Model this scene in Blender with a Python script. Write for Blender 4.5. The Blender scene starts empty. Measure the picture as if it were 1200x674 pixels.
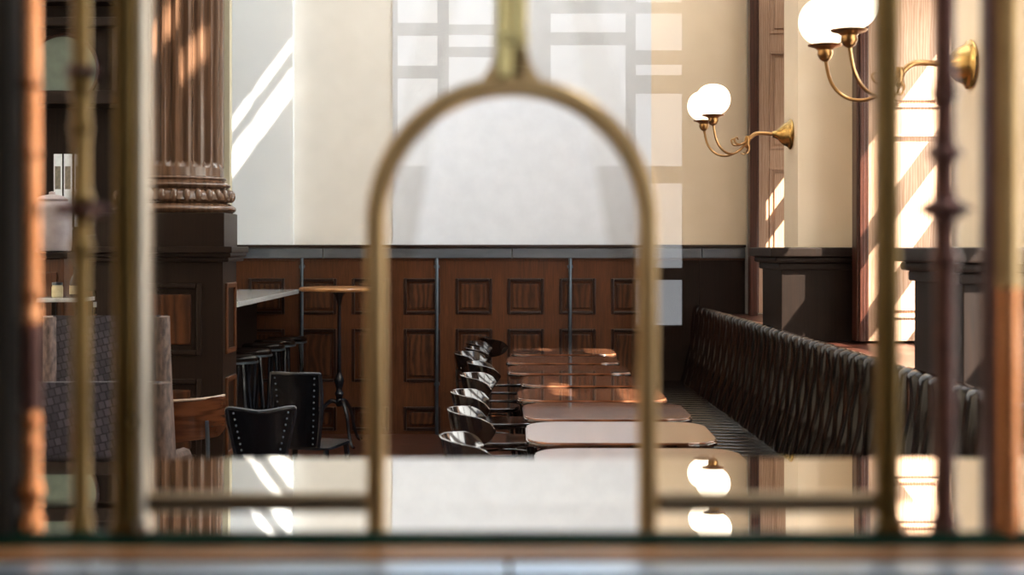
import bpy, bmesh, math, random
from mathutils import Vector, Matrix
random.seed(7)
PI = math.pi
S = bpy.context.scene
C = S.collection
F = 1690.0; EYE = 1.53; VX = 587.0; VY = 290.0

# ------------------------------------------------------------------ camera
cd = bpy.data.cameras.new('camera'); cam = bpy.data.objects.new('camera', cd); C.objects.link(cam)
cam.location = (0, 0, EYE); cam.rotation_euler = (PI/2, 0, 0)
cd.sensor_width = 36; cd.lens = 36*F/1200
cd.shift_x = 13/1200; cd.shift_y = -47/1200
cd.clip_start = 0.05; cd.clip_end = 100
cd.dof.use_dof = True; cd.dof.focus_distance = 8.0; cd.dof.aperture_fstop = 3.3
S.camera = cam
S.view_settings.view_transform = 'Standard'; S.view_settings.look = 'None'
S.view_settings.exposure = 0.42; S.view_settings.gamma = 1; S.view_settings.use_curve_mapping = False
S.cycles.transparent_max_bounces = 16; S.cycles.max_bounces = 10
S.cycles.sample_clamp_indirect = 6

# ------------------------------------------------------------------ light
W = bpy.data.worlds.new('sky'); S.world = W; W.use_nodes = True
W.node_tree.nodes['Background'].inputs[0].default_value = (0.62, 0.78, 1, 1)
W.node_tree.nodes['Background'].inputs[1].default_value = 1.0
sl = bpy.data.lights.new('sun', 'SUN'); so = bpy.data.objects.new('sun', sl); C.objects.link(so)
sl.energy = 40; sl.angle = 0.008; sl.color = (1, 0.92, 0.82)
KY = 0.85; KZ = 1.35
so.rotation_euler = Vector((-1, KY, -KZ)).to_track_quat('-Z', 'Y').to_euler(); so.location = (6, -2, 12)
def area(name, loc, d, sx, sy, power, col):
    l = bpy.data.lights.new(name, 'AREA'); l.shape = 'RECTANGLE'; l.size = sx; l.size_y = sy; l.energy = power; l.color = col
    o = bpy.data.objects.new(name, l); C.objects.link(o); o.location = loc
    o.rotation_euler = Vector(d).to_track_quat('-Z', 'Y').to_euler(); return o
for i, (a, b) in enumerate(((9.05, 11.6), (5.75, 8.2), (2.45, 4.9), (-0.85, 1.6))):
    area('side_window_daylight', (2.75, (a+b)/2, 2.5), (-1, 0, -0.1), b-a, 2.8, (70, 150, 200, 80)[i], (1, 0.94, 0.86))

# ------------------------------------------------------------------ materials
def new_mat(name):
    m = bpy.data.materials.new(name); m.use_nodes = True
    nt = m.node_tree; return m, nt, nt.nodes, nt.links, nt.nodes['Principled BSDF']
def setin(p, **kw):
    names = dict(rough='Roughness', metal='Metallic', coat='Coat Weight', coatr='Coat Roughness', ior='IOR', spec='Specular IOR Level', sheen='Sheen Weight')
    for k, v in kw.items(): p.inputs[names[k]].default_value = v
def mat(name, col, col2=None, scale=(6, 6, 6), nscale=4, bump=0.0, rough=0.5, rvar=0.0, **kw):
    m, nt, N, L, p = new_mat(name)
    setin(p, rough=rough, **kw)
    tc = N.new('ShaderNodeTexCoord'); mp = N.new('ShaderNodeMapping'); mp.inputs['Scale'].default_value = scale
    L.new(tc.outputs['Object'], mp.inputs['Vector'])
    nz = N.new('ShaderNodeTexNoise'); nz.inputs['Scale'].default_value = nscale; nz.inputs['Detail'].default_value = 6
    L.new(mp.outputs[0], nz.inputs['Vector'])
    cr = N.new('ShaderNodeValToRGB'); cr.color_ramp.elements[0].position = .32; cr.color_ramp.elements[1].position = .68
    cr.color_ramp.elements[0].color = (*col, 1); cr.color_ramp.elements[1].color = (*(col2 or col), 1)
    L.new(nz.outputs['Fac'], cr.inputs[0]); L.new(cr.outputs[0], p.inputs['Base Color'])
    if rvar:
        mr = N.new('ShaderNodeMapRange'); mr.inputs['To Min'].default_value = max(0, rough-rvar); mr.inputs['To Max'].default_value = rough+rvar
        L.new(nz.outputs['Fac'], mr.inputs['Value']); L.new(mr.outputs[0], p.inputs['Roughness'])
    if bump:
        b = N.new('ShaderNodeBump'); b.inputs['Strength'].default_value = bump; b.inputs['Distance'].default_value = .003
        L.new(nz.outputs['Fac'], b.inputs['Height']); L.new(b.outputs[0], p.inputs['Normal'])
    return m
def wood(name, a, b, stretch=(9, 9, 0.7), rough=.35, coat=.3, ring=5.0, bump=.12, wave=.55, **kw):
    kw.setdefault('spec', .3)
    m, nt, N, L, p = new_mat(name); setin(p, rough=rough, coat=coat, coatr=min(.12, rough*.6), **kw)
    tc = N.new('ShaderNodeTexCoord'); mp = N.new('ShaderNodeMapping'); mp.inputs['Scale'].default_value = stretch
    L.new(tc.outputs['Object'], mp.inputs['Vector'])
    wv = N.new('ShaderNodeTexWave'); wv.inputs['Scale'].default_value = ring*.35; wv.inputs['Distortion'].default_value = 9; wv.inputs['Detail'].default_value = 4; wv.inputs['Detail Scale'].default_value = 1.4
    L.new(mp.outputs[0], wv.inputs['Vector'])
    nz = N.new('ShaderNodeTexNoise'); nz.inputs['Scale'].default_value = ring; nz.inputs['Detail'].default_value = 8; nz.inputs['Distortion'].default_value = 1.2
    L.new(mp.outputs[0], nz.inputs['Vector'])
    mx = N.new('ShaderNodeMath'); mx.operation = 'MULTIPLY_ADD'; mx.inputs[1].default_value = wave
    L.new(wv.outputs['Fac'], mx.inputs[0]); 
    m2 = N.new('ShaderNodeMath'); m2.operation = 'MULTIPLY'; m2.inputs[1].default_value = 1.05-wave
    L.new(nz.outputs['Fac'], m2.inputs[0]); L.new(m2.outputs[0], mx.inputs[2])
    cr = N.new('ShaderNodeValToRGB'); cr.color_ramp.elements[0].position = .2; cr.color_ramp.elements[1].position = .85
    cr.color_ramp.elements[0].color = (*a, 1); cr.color_ramp.elements[1].color = (*b, 1)
    L.new(mx.outputs[0], cr.inputs[0]); L.new(cr.outputs[0], p.inputs['Base Color'])
    bp = N.new('ShaderNodeBump'); bp.inputs['Strength'].default_value = bump; bp.inputs['Distance'].default_value = .002
    L.new(mx.outputs[0], bp.inputs['Height']); L.new(bp.outputs[0], p.inputs['Normal'])
    return m
def glass_mat(name, tint, ior=1.5):
    m = bpy.data.materials.new(name); m.use_nodes = True; nt = m.node_tree; N = nt.nodes; L = nt.links
    N.remove(N['Principled BSDF']); out = N['Material Output']
    fr = N.new('ShaderNodeFresnel'); fr.inputs['IOR'].default_value = ior
    ge = N.new('ShaderNodeNewGeometry'); ma = N.new('ShaderNodeMath'); ma.operation = 'MULTIPLY_ADD'
    ma.inputs[1].default_value = 1/ior-ior; ma.inputs[2].default_value = ior
    L.new(ge.outputs['Backfacing'], ma.inputs[0]); L.new(ma.outputs[0], fr.inputs['IOR'])
    nz = N.new('ShaderNodeTexNoise'); nz.inputs['Scale'].default_value = 3
    mr = N.new('ShaderNodeMapRange'); mr.inputs['To Min'].default_value = .97; mr.inputs['To Max'].default_value = 1.0
    L.new(nz.outputs['Fac'], mr.inputs['Value'])
    vm = N.new('ShaderNodeVectorMath'); vm.operation = 'SCALE'; vm.inputs[0].default_value = tint
    L.new(mr.outputs[0], vm.inputs['Scale'])
    t = N.new('ShaderNodeBsdfTransparent'); L.new(vm.outputs[0], t.inputs['Color'])
    g = N.new('ShaderNodeBsdfGlossy'); g.inputs['Roughness'].default_value = .0
    mx = N.new('ShaderNodeMixShader'); L.new(fr.outputs[0], mx.inputs[0]); L.new(t.outputs[0], mx.inputs[1]); L.new(g.outputs[0], mx.inputs[2])
    L.new(mx.outputs[0], out.inputs['Surface']); return m
def emis(name, col, st, edge=None):
    m, nt, N, L, p = new_mat(name)
    nz = N.new('ShaderNodeTexNoise'); nz.inputs['Scale'].default_value = 2
    mr = N.new('ShaderNodeMapRange'); mr.inputs['To Min'].default_value = st*.92; mr.inputs['To Max'].default_value = st*1.08
    L.new(nz.outputs['Fac'], mr.inputs['Value']); L.new(mr.outputs[0], p.inputs['Emission Strength'])
    p.inputs['Emission Color'].default_value = (*col, 1); p.inputs['Base Color'].default_value = (*col, 1); setin(p, rough=.25)
    return m
M = {}
M['veil_white'] = mat('veil_white', (.67, .71, .77), (.72, .76, .82), nscale=1.2, rough=.6)
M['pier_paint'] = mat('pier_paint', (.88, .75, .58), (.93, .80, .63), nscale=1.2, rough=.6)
M['lit_white'] = mat('lit_white', (.86, .90, .93), (.90, .94, .96), nscale=1.2, rough=.6)
M['cream_paint'] = mat('cream_paint', (.80, .785, .74), (.85, .835, .79), nscale=1.2, rough=.6)
M['tan_paint'] = mat('tan_paint', (.86, .70, .51), (.91, .75, .56), nscale=1.2, rough=.55)
M['olive_paint'] = mat('olive_paint', (.44, .40, .29), (.48, .44, .32), nscale=1.5, rough=.6)
M['ceiling_paint'] = mat('ceiling_paint', (.6, .57, .5), (.66, .62, .55), nscale=1, rough=.8)
M['floor_wood'] = wood('floor_wood', (.030, .010, .006), (.075, .026, .014), stretch=(.8, 8, 8), rough=.35, coat=.2)
M['wainscot'] = wood('wainscot', (.040, .013, .005), (.125, .042, .015), rough=.36, coat=.2, ring=6, wave=.12)
M['wainscot_panel'] = wood('wainscot_panel', (.022, .007, .003), (.10, .033, .011), stretch=(6, 6, 1.6), rough=.4, coat=.2, ring=3, wave=.5)
M['moulding'] = wood('moulding', (.010, .004, .003), (.03, .011, .006), rough=.3, coat=.5)
M['dark_wood'] = wood('dark_wood', (.007, .004, .003), (.016, .008, .005), rough=.55, coat=.0, spec=.18, wave=.2)
M['matt_wood'] = wood('matt_wood', (.008, .006, .004), (.016, .011, .008), rough=.8, coat=0)
M['pedestal_wood'] = wood('pedestal_wood', (.009, .005, .004), (.020, .011, .007), rough=.38, coat=.06, spec=.2, wave=.2)
M['column_wood'] = wood('column_wood', (.065, .034, .019), (.15, .080, .046), stretch=(5, 5, .6), rough=.26, coat=.5, wave=.3)
M['shutter_wood'] = wood('shutter_wood', (.40, .24, .15), (.56, .37, .26), stretch=(8, 8, .7), rough=.45, coat=.15, ring=7)
M['casing_wood'] = wood('casing_wood', (.035, .011, .007), (.075, .024, .015), rough=.35, coat=.15)
M['table_wood'] = wood('table_wood', (.12, .042, .020), (.24, .10, .05), stretch=(.8, 8, 8), rough=.07, coat=1.0, bump=0)
M['table_edge'] = wood('table_edge', (.03, .012, .006), (.06, .026, .014), stretch=(1, 8, 8), bump=0, rough=.1, coat=1.0)
M['chair_wood'] = wood('chair_wood', (.008, .005, .004), (.02, .010, .007), stretch=(5, 5, 5), bump=.02, rough=.12, coat=1.0)
M['veneer'] = wood('veneer', (.045, .014, .006), (.11, .035, .014), stretch=(1, 1, 9), rough=.22, coat=.8)
M['glow_wood'] = wood('glow_wood', (.32, .14, .05), (.50, .24, .09), stretch=(1, 8, 8), rough=.3, coat=.4)  # orange rim glow of the high table put into the wood colour
M['veneer_edge'] = mat('veneer_edge', (.32, .24, .17), (.4, .3, .22), rough=.4)
M['leather'] = mat('leather', (.003, .002, .002), (.007, .004, .003), nscale=30, bump=.05, rough=.17, spec=.42)
M['black_metal'] = mat('black_metal', (.004, .006, .010), (.008, .010, .016), nscale=8, rough=.25, coat=.3)
M['steel'] = mat('steel', (.13, .17, .21), (.17, .21, .26), nscale=4, rough=.28, metal=.9)
M['band_metal'] = mat('band_metal', (.15, .17, .20), (.19, .215, .25), scale=(1, 6, 6), nscale=4, rough=.36, metal=.75)
M['brass'] = mat('brass', (.52, .33, .11), (.64, .42, .16), nscale=2, rough=.26, rvar=.02, metal=1)
M['pale_brass'] = mat('pale_brass', (.31, .20, .09), (.40, .275, .135), nscale=2, rough=.30, rvar=.02, metal=1)
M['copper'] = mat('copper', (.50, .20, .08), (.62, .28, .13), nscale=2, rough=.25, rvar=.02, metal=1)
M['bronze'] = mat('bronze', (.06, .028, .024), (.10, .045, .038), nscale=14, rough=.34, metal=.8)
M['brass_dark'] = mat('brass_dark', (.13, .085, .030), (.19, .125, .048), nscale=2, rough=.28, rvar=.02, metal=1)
M['bright_brass'] = mat('bright_brass', (.60, .50, .22), (.70, .60, .28), nscale=2, rough=.28, rvar=.02, metal=1)
M['rail_brass'] = mat('rail_brass', (.20, .155, .10), (.26, .20, .13), nscale=2, rough=.3, metal=1)
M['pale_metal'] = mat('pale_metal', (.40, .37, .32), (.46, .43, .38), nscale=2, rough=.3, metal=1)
M['old_brass'] = mat('old_brass', (.36, .20, .08), (.48, .28, .12), nscale=2, rough=.28, rvar=.02, metal=1)
M['mirror_top'] = mat('mirror_top', (.84, .82, .77), (.87, .85, .80), nscale=2, rough=.015, metal=1)
M['glass_edge'] = mat('glass_edge', (.006, .028, .020), (.01, .045, .032), nscale=6, rough=.15)
M['sill_wood'] = wood('sill_wood', (.12, .055, .02), (.19, .09, .035), stretch=(1, 8, 8), rough=.5, coat=.1, spec=.2)
M['sill_metal'] = mat('sill_metal', (.36, .46, .58), (.43, .53, .65), scale=(.6, 6, 6), nscale=5, rough=.32, metal=.85)
M['marble'] = mat('marble', (.45, .47, .47), (.62, .64, .63), nscale=5, rough=.18, coat=.5)
M['disc_glass'] = mat('disc_glass', (.08, .105, .08), (.10, .13, .10), nscale=2, rough=.35)
M['paper'] = mat('paper', (.62, .66, .68), (.72, .76, .78), nscale=4, rough=.7)
M['print'] = mat('print', (.10, .09, .07), (.22, .19, .14), nscale=9, rough=.7)
M['pale_shell'] = mat('pale_shell', (.32, .27, .27), (.42, .36, .35), nscale=2, rough=.5)
M['bottle_glass'] = mat('bottle_glass', (.02, .03, .05), (.04, .05, .08), nscale=5, rough=.08, coat=1)
M['label_paper'] = mat('label_paper', (.65, .55, .32), (.75, .66, .42), nscale=6, rough=.6)
M['pane'] = glass_mat('pane', (.90, .885, .86))
M['window_glass'] = glass_mat('window_glass', (.97, .98, .97), 1.2)
M['globe'] = emis('globe', (1, .88, .70), 2.2)
M['high_fill'] = emis('high_fill', (.88, .94, 1), 11)
M['ceiling_fill'] = emis('ceiling_fill', (.9, .95, 1), 1.2)
M['daylight'] = emis('daylight', (.86, .92, 1), 3)
def weave_mat():
    m, nt, N, L, p = new_mat('wicker'); setin(p, rough=.6)
    tc = N.new('ShaderNodeTexCoord'); mp = N.new('ShaderNodeMapping'); mp.inputs['Scale'].default_value = (1, 1, 1); mp.inputs['Rotation'].default_value = (0, .25, 0)
    L.new(tc.outputs['Object'], mp.inputs[0])
    sp = N.new('ShaderNodeSeparateXYZ'); L.new(mp.outputs[0], sp.inputs[0])
    cb = N.new('ShaderNodeCombineXYZ'); L.new(sp.outputs[0], cb.inputs[0]); L.new(sp.outputs[2], cb.inputs[1])
    br = N.new('ShaderNodeTexBrick'); br.inputs['Scale'].default_value = 17; br.inputs['Mortar Size'].default_value = .04; br.inputs['Brick Width'].default_value = .42; br.inputs['Row Height'].default_value = .5
    br.inputs['Color1'].default_value = (.060, .050, .062, 1); br.inputs['Color2'].default_value = (.022, .019, .026, 1); br.inputs['Mortar'].default_value = (.008, .007, .008, 1)
    L.new(cb.outputs[0], br.inputs['Vector'])
    L.new(br.outputs['Color'], p.inputs['Base Color'])
    b = N.new('ShaderNodeBump'); b.inputs['Strength'].default_value = .7; b.inputs['Distance'].default_value = .01; b.invert = True
    L.new(br.outputs['Fac'], b.inputs['Height']); L.new(b.outputs[0], p.inputs['Normal'])
    return m
M['wicker'] = weave_mat()
M['wicker_side'] = mat('wicker_side', (.035, .024, .022), (.17, .115, .095), scale=(22, 22, 9), nscale=3, bump=.8, rough=.55)

# ------------------------------------------------------------------ mesh helpers
def BM(): return bmesh.new()
def box(bm, x0, x1, y0, y1, z0, z1, bev=0.0, seg=2):
    r = bmesh.ops.create_cube(bm, size=1)
    vs = r['verts']
    for v in vs:
        v.co = Vector((x0 if v.co.x < 0 else x1, y0 if v.co.y < 0 else y1, z0 if v.co.z < 0 else z1))
    if bev > 0:
        es = list({e for v in vs for e in v.link_edges})
        bmesh.ops.bevel(bm, geom=es, offset=bev, segments=seg, affect='EDGES', profile=.5)
def lathe(bm, prof, loc=(0, 0, 0), n=24, rot=None, fn=None):
    mt = Matrix.Translation(loc) @ (rot.to_4x4() if rot else Matrix.Identity(4))
    rings = []
    for (r, z) in prof:
        ring = []
        for i in range(n):
            a = 2*PI*i/n; rr = r*(fn(a, z) if fn else 1)
            ring.append(bm.verts.new(mt @ Vector((rr*math.cos(a), rr*math.sin(a), z))))
        rings.append(ring)
    for a, b in zip(rings, rings[1:]):
        for i in range(n): bm.faces.new((a[i], a[(i+1) % n], b[(i+1) % n], b[i]))
    bm.faces.new(list(reversed(rings[0]))); bm.faces.new(rings[-1])
def smooth_path(pts, k=6):
    P = [Vector(p) for p in pts]; Q = [P[0]] + P + [P[-1]]; out = []
    for i in range(1, len(Q)-2):
        a, b, c, d = Q[i-1], Q[i], Q[i+1], Q[i+2]
        for j in range(k):
            t = j/k
            out.append(.5*((2*b) + (c-a)*t + (2*a-5*b+4*c-d)*t*t + (3*b-a-3*c+d)*t**3))
    out.append(P[-1]); return out
def tube(bm, pts, r, n=10, smooth=6):
    P = smooth_path(pts, smooth) if smooth else [Vector(p) for p in pts]
    m = len(P); rings = []
    up = Vector((0, 0, 1))
    t0 = (P[1]-P[0]).normalized()
    if abs(t0.dot(up)) > .95: up = Vector((1, 0, 0))
    u = (up - t0*up.dot(t0)).normalized()
    for i, p in enumerate(P):
        t = (P[min(i+1, m-1)] - P[max(i-1, 0)]).normalized()
        u = (u - t*u.dot(t)).normalized(); v = t.cross(u)
        rr = r if not isinstance(r, (list, tuple)) else r[0] + (r[-1]-r[0])*i/(m-1) if len(r) == 2 else r[min(i*len(r)//m, len(r)-1)]
        rings.append([bm.verts.new(p + rr*(u*math.cos(2*PI*k/n) + v*math.sin(2*PI*k/n))) for k in range(n)])
    for a, b in zip(rings, rings[1:]):
        for i in range(n): bm.faces.new((a[i], a[(i+1) % n], b[(i+1) % n], b[i]))
    bm.faces.new(list(reversed(rings[0]))); bm.faces.new(rings[-1])
def prism(bm, poly, z0, z1, mt=None, bev=0):
    mt = mt or Matrix.Identity(4)
    a = [bm.verts.new(mt @ Vector((x, y, z0))) for x, y in poly]; b = [bm.verts.new(mt @ Vector((x, y, z1))) for x, y in poly]
    n = len(poly); fs = [bm.faces.new(list(reversed(a))), bm.faces.new(b)]
    for i in range(n): fs.append(bm.faces.new((a[i], a[(i+1) % n], b[(i+1) % n], b[i])))
    if bev:
        es = list(set(fs[0].edges) | set(fs[1].edges))
        bmesh.ops.bevel(bm, geom=es, offset=bev, segments=3, affect='EDGES', profile=.5)
def grid(bm, fn, nu, nv, closed_v=False):
    V = [[bm.verts.new(fn(i/(nu-1), j/(nv-1) if not closed_v else j/nv)) for j in range(nv)] for i in range(nu)]
    for i in range(nu-1):
        for j in range(nv if closed_v else nv-1):
            bm.faces.new((V[i][j], V[i+1][j], V[i+1][(j+1) % nv], V[i][(j+1) % nv]))
    return V
def obj(name, bm, m, parent=None, smooth=True, ang=40):
    bmesh.ops.recalc_face_normals(bm, faces=bm.faces[:])
    me = bpy.data.meshes.new(name); bm.to_mesh(me); bm.free()
    me.materials.append(M[m] if isinstance(m, str) else m)
    if smooth:
        me.polygons.foreach_set('use_smooth', [True]*len(me.polygons))
        try: me.set_sharp_from_angle(angle=math.radians(ang))
        except Exception: pass
    o = bpy.data.objects.new(name, me); C.objects.link(o)
    if smooth:
        wn = o.modifiers.new('weighted_normal', 'WEIGHTED_NORMAL'); wn.keep_sharp = True; wn.weight = 90
    if parent: o.parent = parent
    return o
def tag(o, label, cat, group=None, kind=None):
    if label: o['label'] = label
    if cat: o['category'] = cat
    if group: o['group'] = group
    if kind: o['kind'] = kind
    return o
def thing(name, label, cat, loc=(0, 0, 0), rz=0, group=None):
    o = bpy.data.objects.new(name, None); C.objects.link(o); o.location = loc; o.rotation_euler = (0, 0, rz)
    return tag(o, label, cat, group)
def struct(name, bm, m, parent=None, **k):
    o = obj(name, bm, m, parent, **k)
    if not parent: o['kind'] = 'structure'
    return o
def dup(root, loc, rz, label, group=None):
    r = root.copy(); C.objects.link(r); r.location = loc; r.rotation_euler = (0, 0, rz); r['label'] = label
    if group: r['group'] = group
    for ch in list(root.children):
        c = ch.copy(); C.objects.link(c); c.parent = r
        for g in list(ch.children):
            d = g.copy(); C.objects.link(d); d.parent = c
    return r

# ------------------------------------------------------------------ room shell
YW = 11.86; XR = 2.6; XL = -5.0; YB = -5.2; ZC = 9.3
bm = BM(); box(bm, XL, XR+.2, YB, YW+.2, -.1, 0); struct('floor', bm, 'floor_wood')
bm = BM()   # ceiling around an opening for an added glowing fill pane
box(bm, XL, -3.0, YB, YW+.2, ZC, ZC+.1); box(bm, 1.8, XR+.2, YB, YW+.2, ZC, ZC+.1)
box(bm, -3.0, 1.8, YB, 3.9, ZC, ZC+.1); box(bm, -3.0, 1.8, 10.1, YW+.2, ZC, ZC+.1)
ce = struct('ceiling', bm, 'ceiling_paint', smooth=False)
bm = BM(); box(bm, -3.0, 1.8, 3.9, 10.1, ZC+.05, ZC+.06); obj('ceiling_fill_pane', bm, 'ceiling_fill', ce)
bm = BM(); box(bm, XL-.1, XR+.2, YW, YW+.15, 0, ZC); struct('wall_far', bm, 'cream_paint', smooth=False)
bm = BM(); box(bm, XL-.1, XL, YB, YW, 0, ZC); struct('wall_left', bm, 'tan_paint', smooth=False)
# pale areas laid over the far wall: pilaster by the column, broad centre panel
bm = BM(); box(bm, -3.6, -1.70, YW-.09, YW, 1.55, ZC-.01); struct('trim_1', bm, 'lit_white', smooth=False)  # same white as the wall, its different light put into the colour
bm = BM(); box(bm, -.89, 1.235, YW-.012, YW, 1.55, ZC-.01); struct('trim_2', bm, 'veil_white', smooth=False)  # paints the bluish veil of a window reflection onto the wall
# right-hand tan stretch of far wall, warm bounce light partly put in its colour
bm = BM(); box(bm, 1.235, 2.02, YW-.012, YW, 1.55, ZC-.01); struct('trim_3', bm, 'tan_paint', smooth=False)

# right wall: outer skin with window openings, deep piers
WIN = ((8.85, 11.6), (5.56, 8.2), (2.25, 4.9), (-.85, 1.6))
bm = BM()
t = .12
def wbox(y0, y1, z0, z1): box(bm, XR, XR+t if z1 < 8.1 else XR+.012, y0, y1, z0, z1)
edges = [YW] ; prev = YW
for a, b in WIN:
    wbox(b, prev, 0, 8.0); wbox(a, b, 0, .97); wbox(a, b, 4.05, 8.0)
    prev = a
wbox(YB, prev, 0, 8.0)
# unseen high slits, added and shaped to cast the sun stripes
SL = [(4.13, 4.345, 8.75, 8.94), (4.36, 4.57, 8.39, 8.58)]
for a, b in ((7.50, 7.825), (7.855, 8.12)): SL += [(a, b, 8.60, 8.80), (a, b, 8.98, 9.07)]
cur = YB
for a, b in sorted({(q[0], q[1]) for q in SL}):
    wbox(cur, a, 8.0, ZC); z = 8.0
    for q in sorted(q for q in SL if q[0] == a): wbox(a, b, z, q[2]); z = q[3]
    wbox(a, b, z, ZC); cur = b
wbox(cur, YW, 8.0, ZC)
struct('wall_right', bm, 'tan_paint', smooth=False)
PIER = ((8.42, 8.83), (5.15, 5.55), (1.88, 2.25))
n = 1
for (a, b) in PIER:
    bm = BM(); box(bm, 1.734, XR, a, b, 1.5, 7.2)
    box(bm, 2.07, XR, a-.22, b+.02, 1.5, 7.2)
    struct('trim_%d' % (3+n), bm, 'pier_paint', smooth=False); n += 1
bm = BM(); box(bm, XL-.1, -.9, YB-.15, YB, 0, ZC); box(bm, 1.3, XR+.2, YB-.15, YB, 0, ZC); box(bm, -.9, 1.3, YB-.15, YB, 0, 1.0); box(bm, -.9, 1.3, YB-.15, YB, 3.4, ZC)
struct('wall_back', bm, 'dark_wood', smooth=False)
# window behind the viewer: mullions in front of daylight
wf = BM()
sc_ = 7.82/F
def wx(px): return (px-VX)*sc_
def wz(py): return EYE + (VY-py)*sc_
box(wf, -.9, wx(466), YB, YB+.03, 1.0, 3.4); box(wf, wx(799), 1.3, YB, YB+.03, 1.0, 3.4)
box(wf, wx(513), wx(526), YB, YB+.05, 1.0, 3.4); box(wf, wx(579), wx(645), YB, YB+.05, 1.0, 3.4); box(wf, wx(733), wx(744), YB, YB+.05, 1.0, 3.4)
def hb(p0, p1, y0, y1): box(wf, wx(p0), wx(p1), YB, YB+.04, wz(y1), wz(y0))
hb(466, 513, 78, 92); hb(466, 513, 28, 42); hb(526, 579, 56, 67); hb(526, 579, 30, 41); hb(645, 733, 39, 53); hb(645, 733, 2, 16)
hb(744, 799, 60, 76); hb(744, 799, 89, 110); hb(744, 799, 4, 16); hb(466, 799, 195, 215); hb(466, 799, 314, 328); hb(466, 799, 381, 410)
hb(466, 733, 215, 381)
w = struct('window_1', wf, 'casing_wood', smooth=False)
bm = BM(); box(bm, -.9, 1.3, YB-.05, YB-.04, 1.0, 3.4); obj('daylit_pane', bm, 'daylight', w)

# side windows: sash bars, glass
for i, (a, b) in enumerate(WIN):
    bm = BM()
    x0, x1 = XR+.02, XR+.07
    box(bm, x0, x1, a, b, .97, 1.05); box(bm, x0, x1, a, b, 4.0, 4.05)
    box(bm, x0, x1, a, b, 2.62 if i == 0 else 2.90, 3.07)                    # transom
    if i == 0: box(bm, x0, x1, 9.9, 11.15, 1.7, 2.62)  # unseen block added to keep sun off the far wainscot
    box(bm, x0, x1, a, b, 3.5, 3.77)
    box(bm, x0, x1, a, a+.04, .97, 4.05); box(bm, x0, x1, b-.04, b, .97, 4.05)
    box(bm, x0, x1, a+.78, b, 3.05, 4.05)                # unseen leaf added to trim the sun to the table patches
    for z in (1.32, 1.80, 2.28): box(bm, x0, x1, a, b, z, z+.12)
    for f in (.3, .62): box(bm, x0, x1, a+(b-a)*f, a+(b-a)*f+.06, .97, 2.95)
    w = struct('window_%d' % (i+2), bm, 'casing_wood', smooth=False)
    bm = BM(); box(bm, XR+.044, XR+.048, a, b, .97, 4.05); obj('pane', bm, 'window_glass', w)

# unseen glowing panes added high in the same bays to light the far wall
for i, (a, b) in enumerate(WIN):
    bm = BM(); box(bm, XR-.05, XR, a-.06, b+.06, 4.9, 4.98); box(bm, XR-.05, XR, a-.06, b+.06, 7.6, 7.68)
    for y in (a-.06, a+(b-a)/3, a+(b-a)*2/3, b): box(bm, XR-.05, XR, y, y+.06, 4.98, 7.6)
    w = struct('window_%d' % (i+6), bm, 'casing_wood', smooth=False)  # unseen frame added with the glowing fill pane, not a real window
    bm = BM(); box(bm, XR-.02, XR-.012, a, b, 4.98, 7.6); obj('fill_pane', bm, 'high_fill', w)

# window jambs: panelled wooden shutters and dark casings
def jamb(y, idx, zb=1.0):
    bm = BM(); x0, x1 = 2.07, XR; yf = y+.0
    box(bm, x0, x1, yf, yf+.03, zb, 4.3)                 # back board
    box(bm, x0, x0+.09, yf-.015, yf, zb, 4.3, .003); box(bm, x1-.09, x1, yf-.015, yf, zb, 4.3, .003)
    rails = [(zb, zb+.13), (2.17, 2.32), (3.1, 3.25), (4.1, 4.3)]
    for a, b in rails: box(bm, x0+.09, x1-.09, yf-.015, yf, a, b, .003)
    o = struct('trim_%d' % idx, bm, 'shutter_wood')
    for (a, b), (c, d) in zip(rails, rails[1:]):
        q = BM(); box(q, x0+.13, x1-.13, yf-.012, yf, b+.04, c-.04, .008); obj('raised_panel', q, 'shutter_wood', o)
        q = BM()
        for (u0, u1, v0, v1) in ((x0+.09, x0+.105, b, c), (x1-.105, x1-.09, b, c), (x0+.105, x1-.105, b, b+.015), (x0+.105, x1-.105, c-.015, c)):
            box(q, u0, u1, yf-.024, yf-.004, v0, v1, .004)
        obj('panel_moulding', q, 'shutter_wood', o)
    q = BM(); box(q, 2.0, 2.07, yf-.06, yf+.05, zb, 4.4, .008); box(q, 2.015, 2.045, yf-.075, yf-.06, zb, 4.4, .006)
    obj('casing', q, 'casing_wood', o)
jamb(11.62, 7); jamb(8.17, 8); jamb(4.9, 9)
# dark casing on the far wall beside the first jamb
bm = BM(); box(bm, 1.985, 2.05, 11.50, 11.60, .98, 4.4, .01); struct('trim_10', bm, 'casing_wood')
# ledge behind the bench
bm = BM(); box(bm, 1.66, XR, -.5, YW, .93, .985, .006); box(bm, 1.70, XR, -.5, YW, 0, .93); box(bm, 1.645, 1.70, -.5, YW, .955, .975, .006)
struct('trim_11', bm, 'casing_wood')
# wainscot bases of the piers
for i, (a, b) in enumerate(PIER):
    bm = BM(); box(bm, 1.62, XR-.02, a-.10, b+.10, .986, 1.42, .004)
    box(bm, 1.60, XR-.02, a-.12, b+.12, 1.40, 1.44, .008); box(bm, 1.575, XR-.02, a-.145, b+.145, 1.44, 1.475, .012); box(bm, 1.545, XR-.02, a-.17, b+.17, 1.475, 1.53, .010)
    struct('trim_%d' % (12+i), bm, 'dark_wood')

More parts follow.
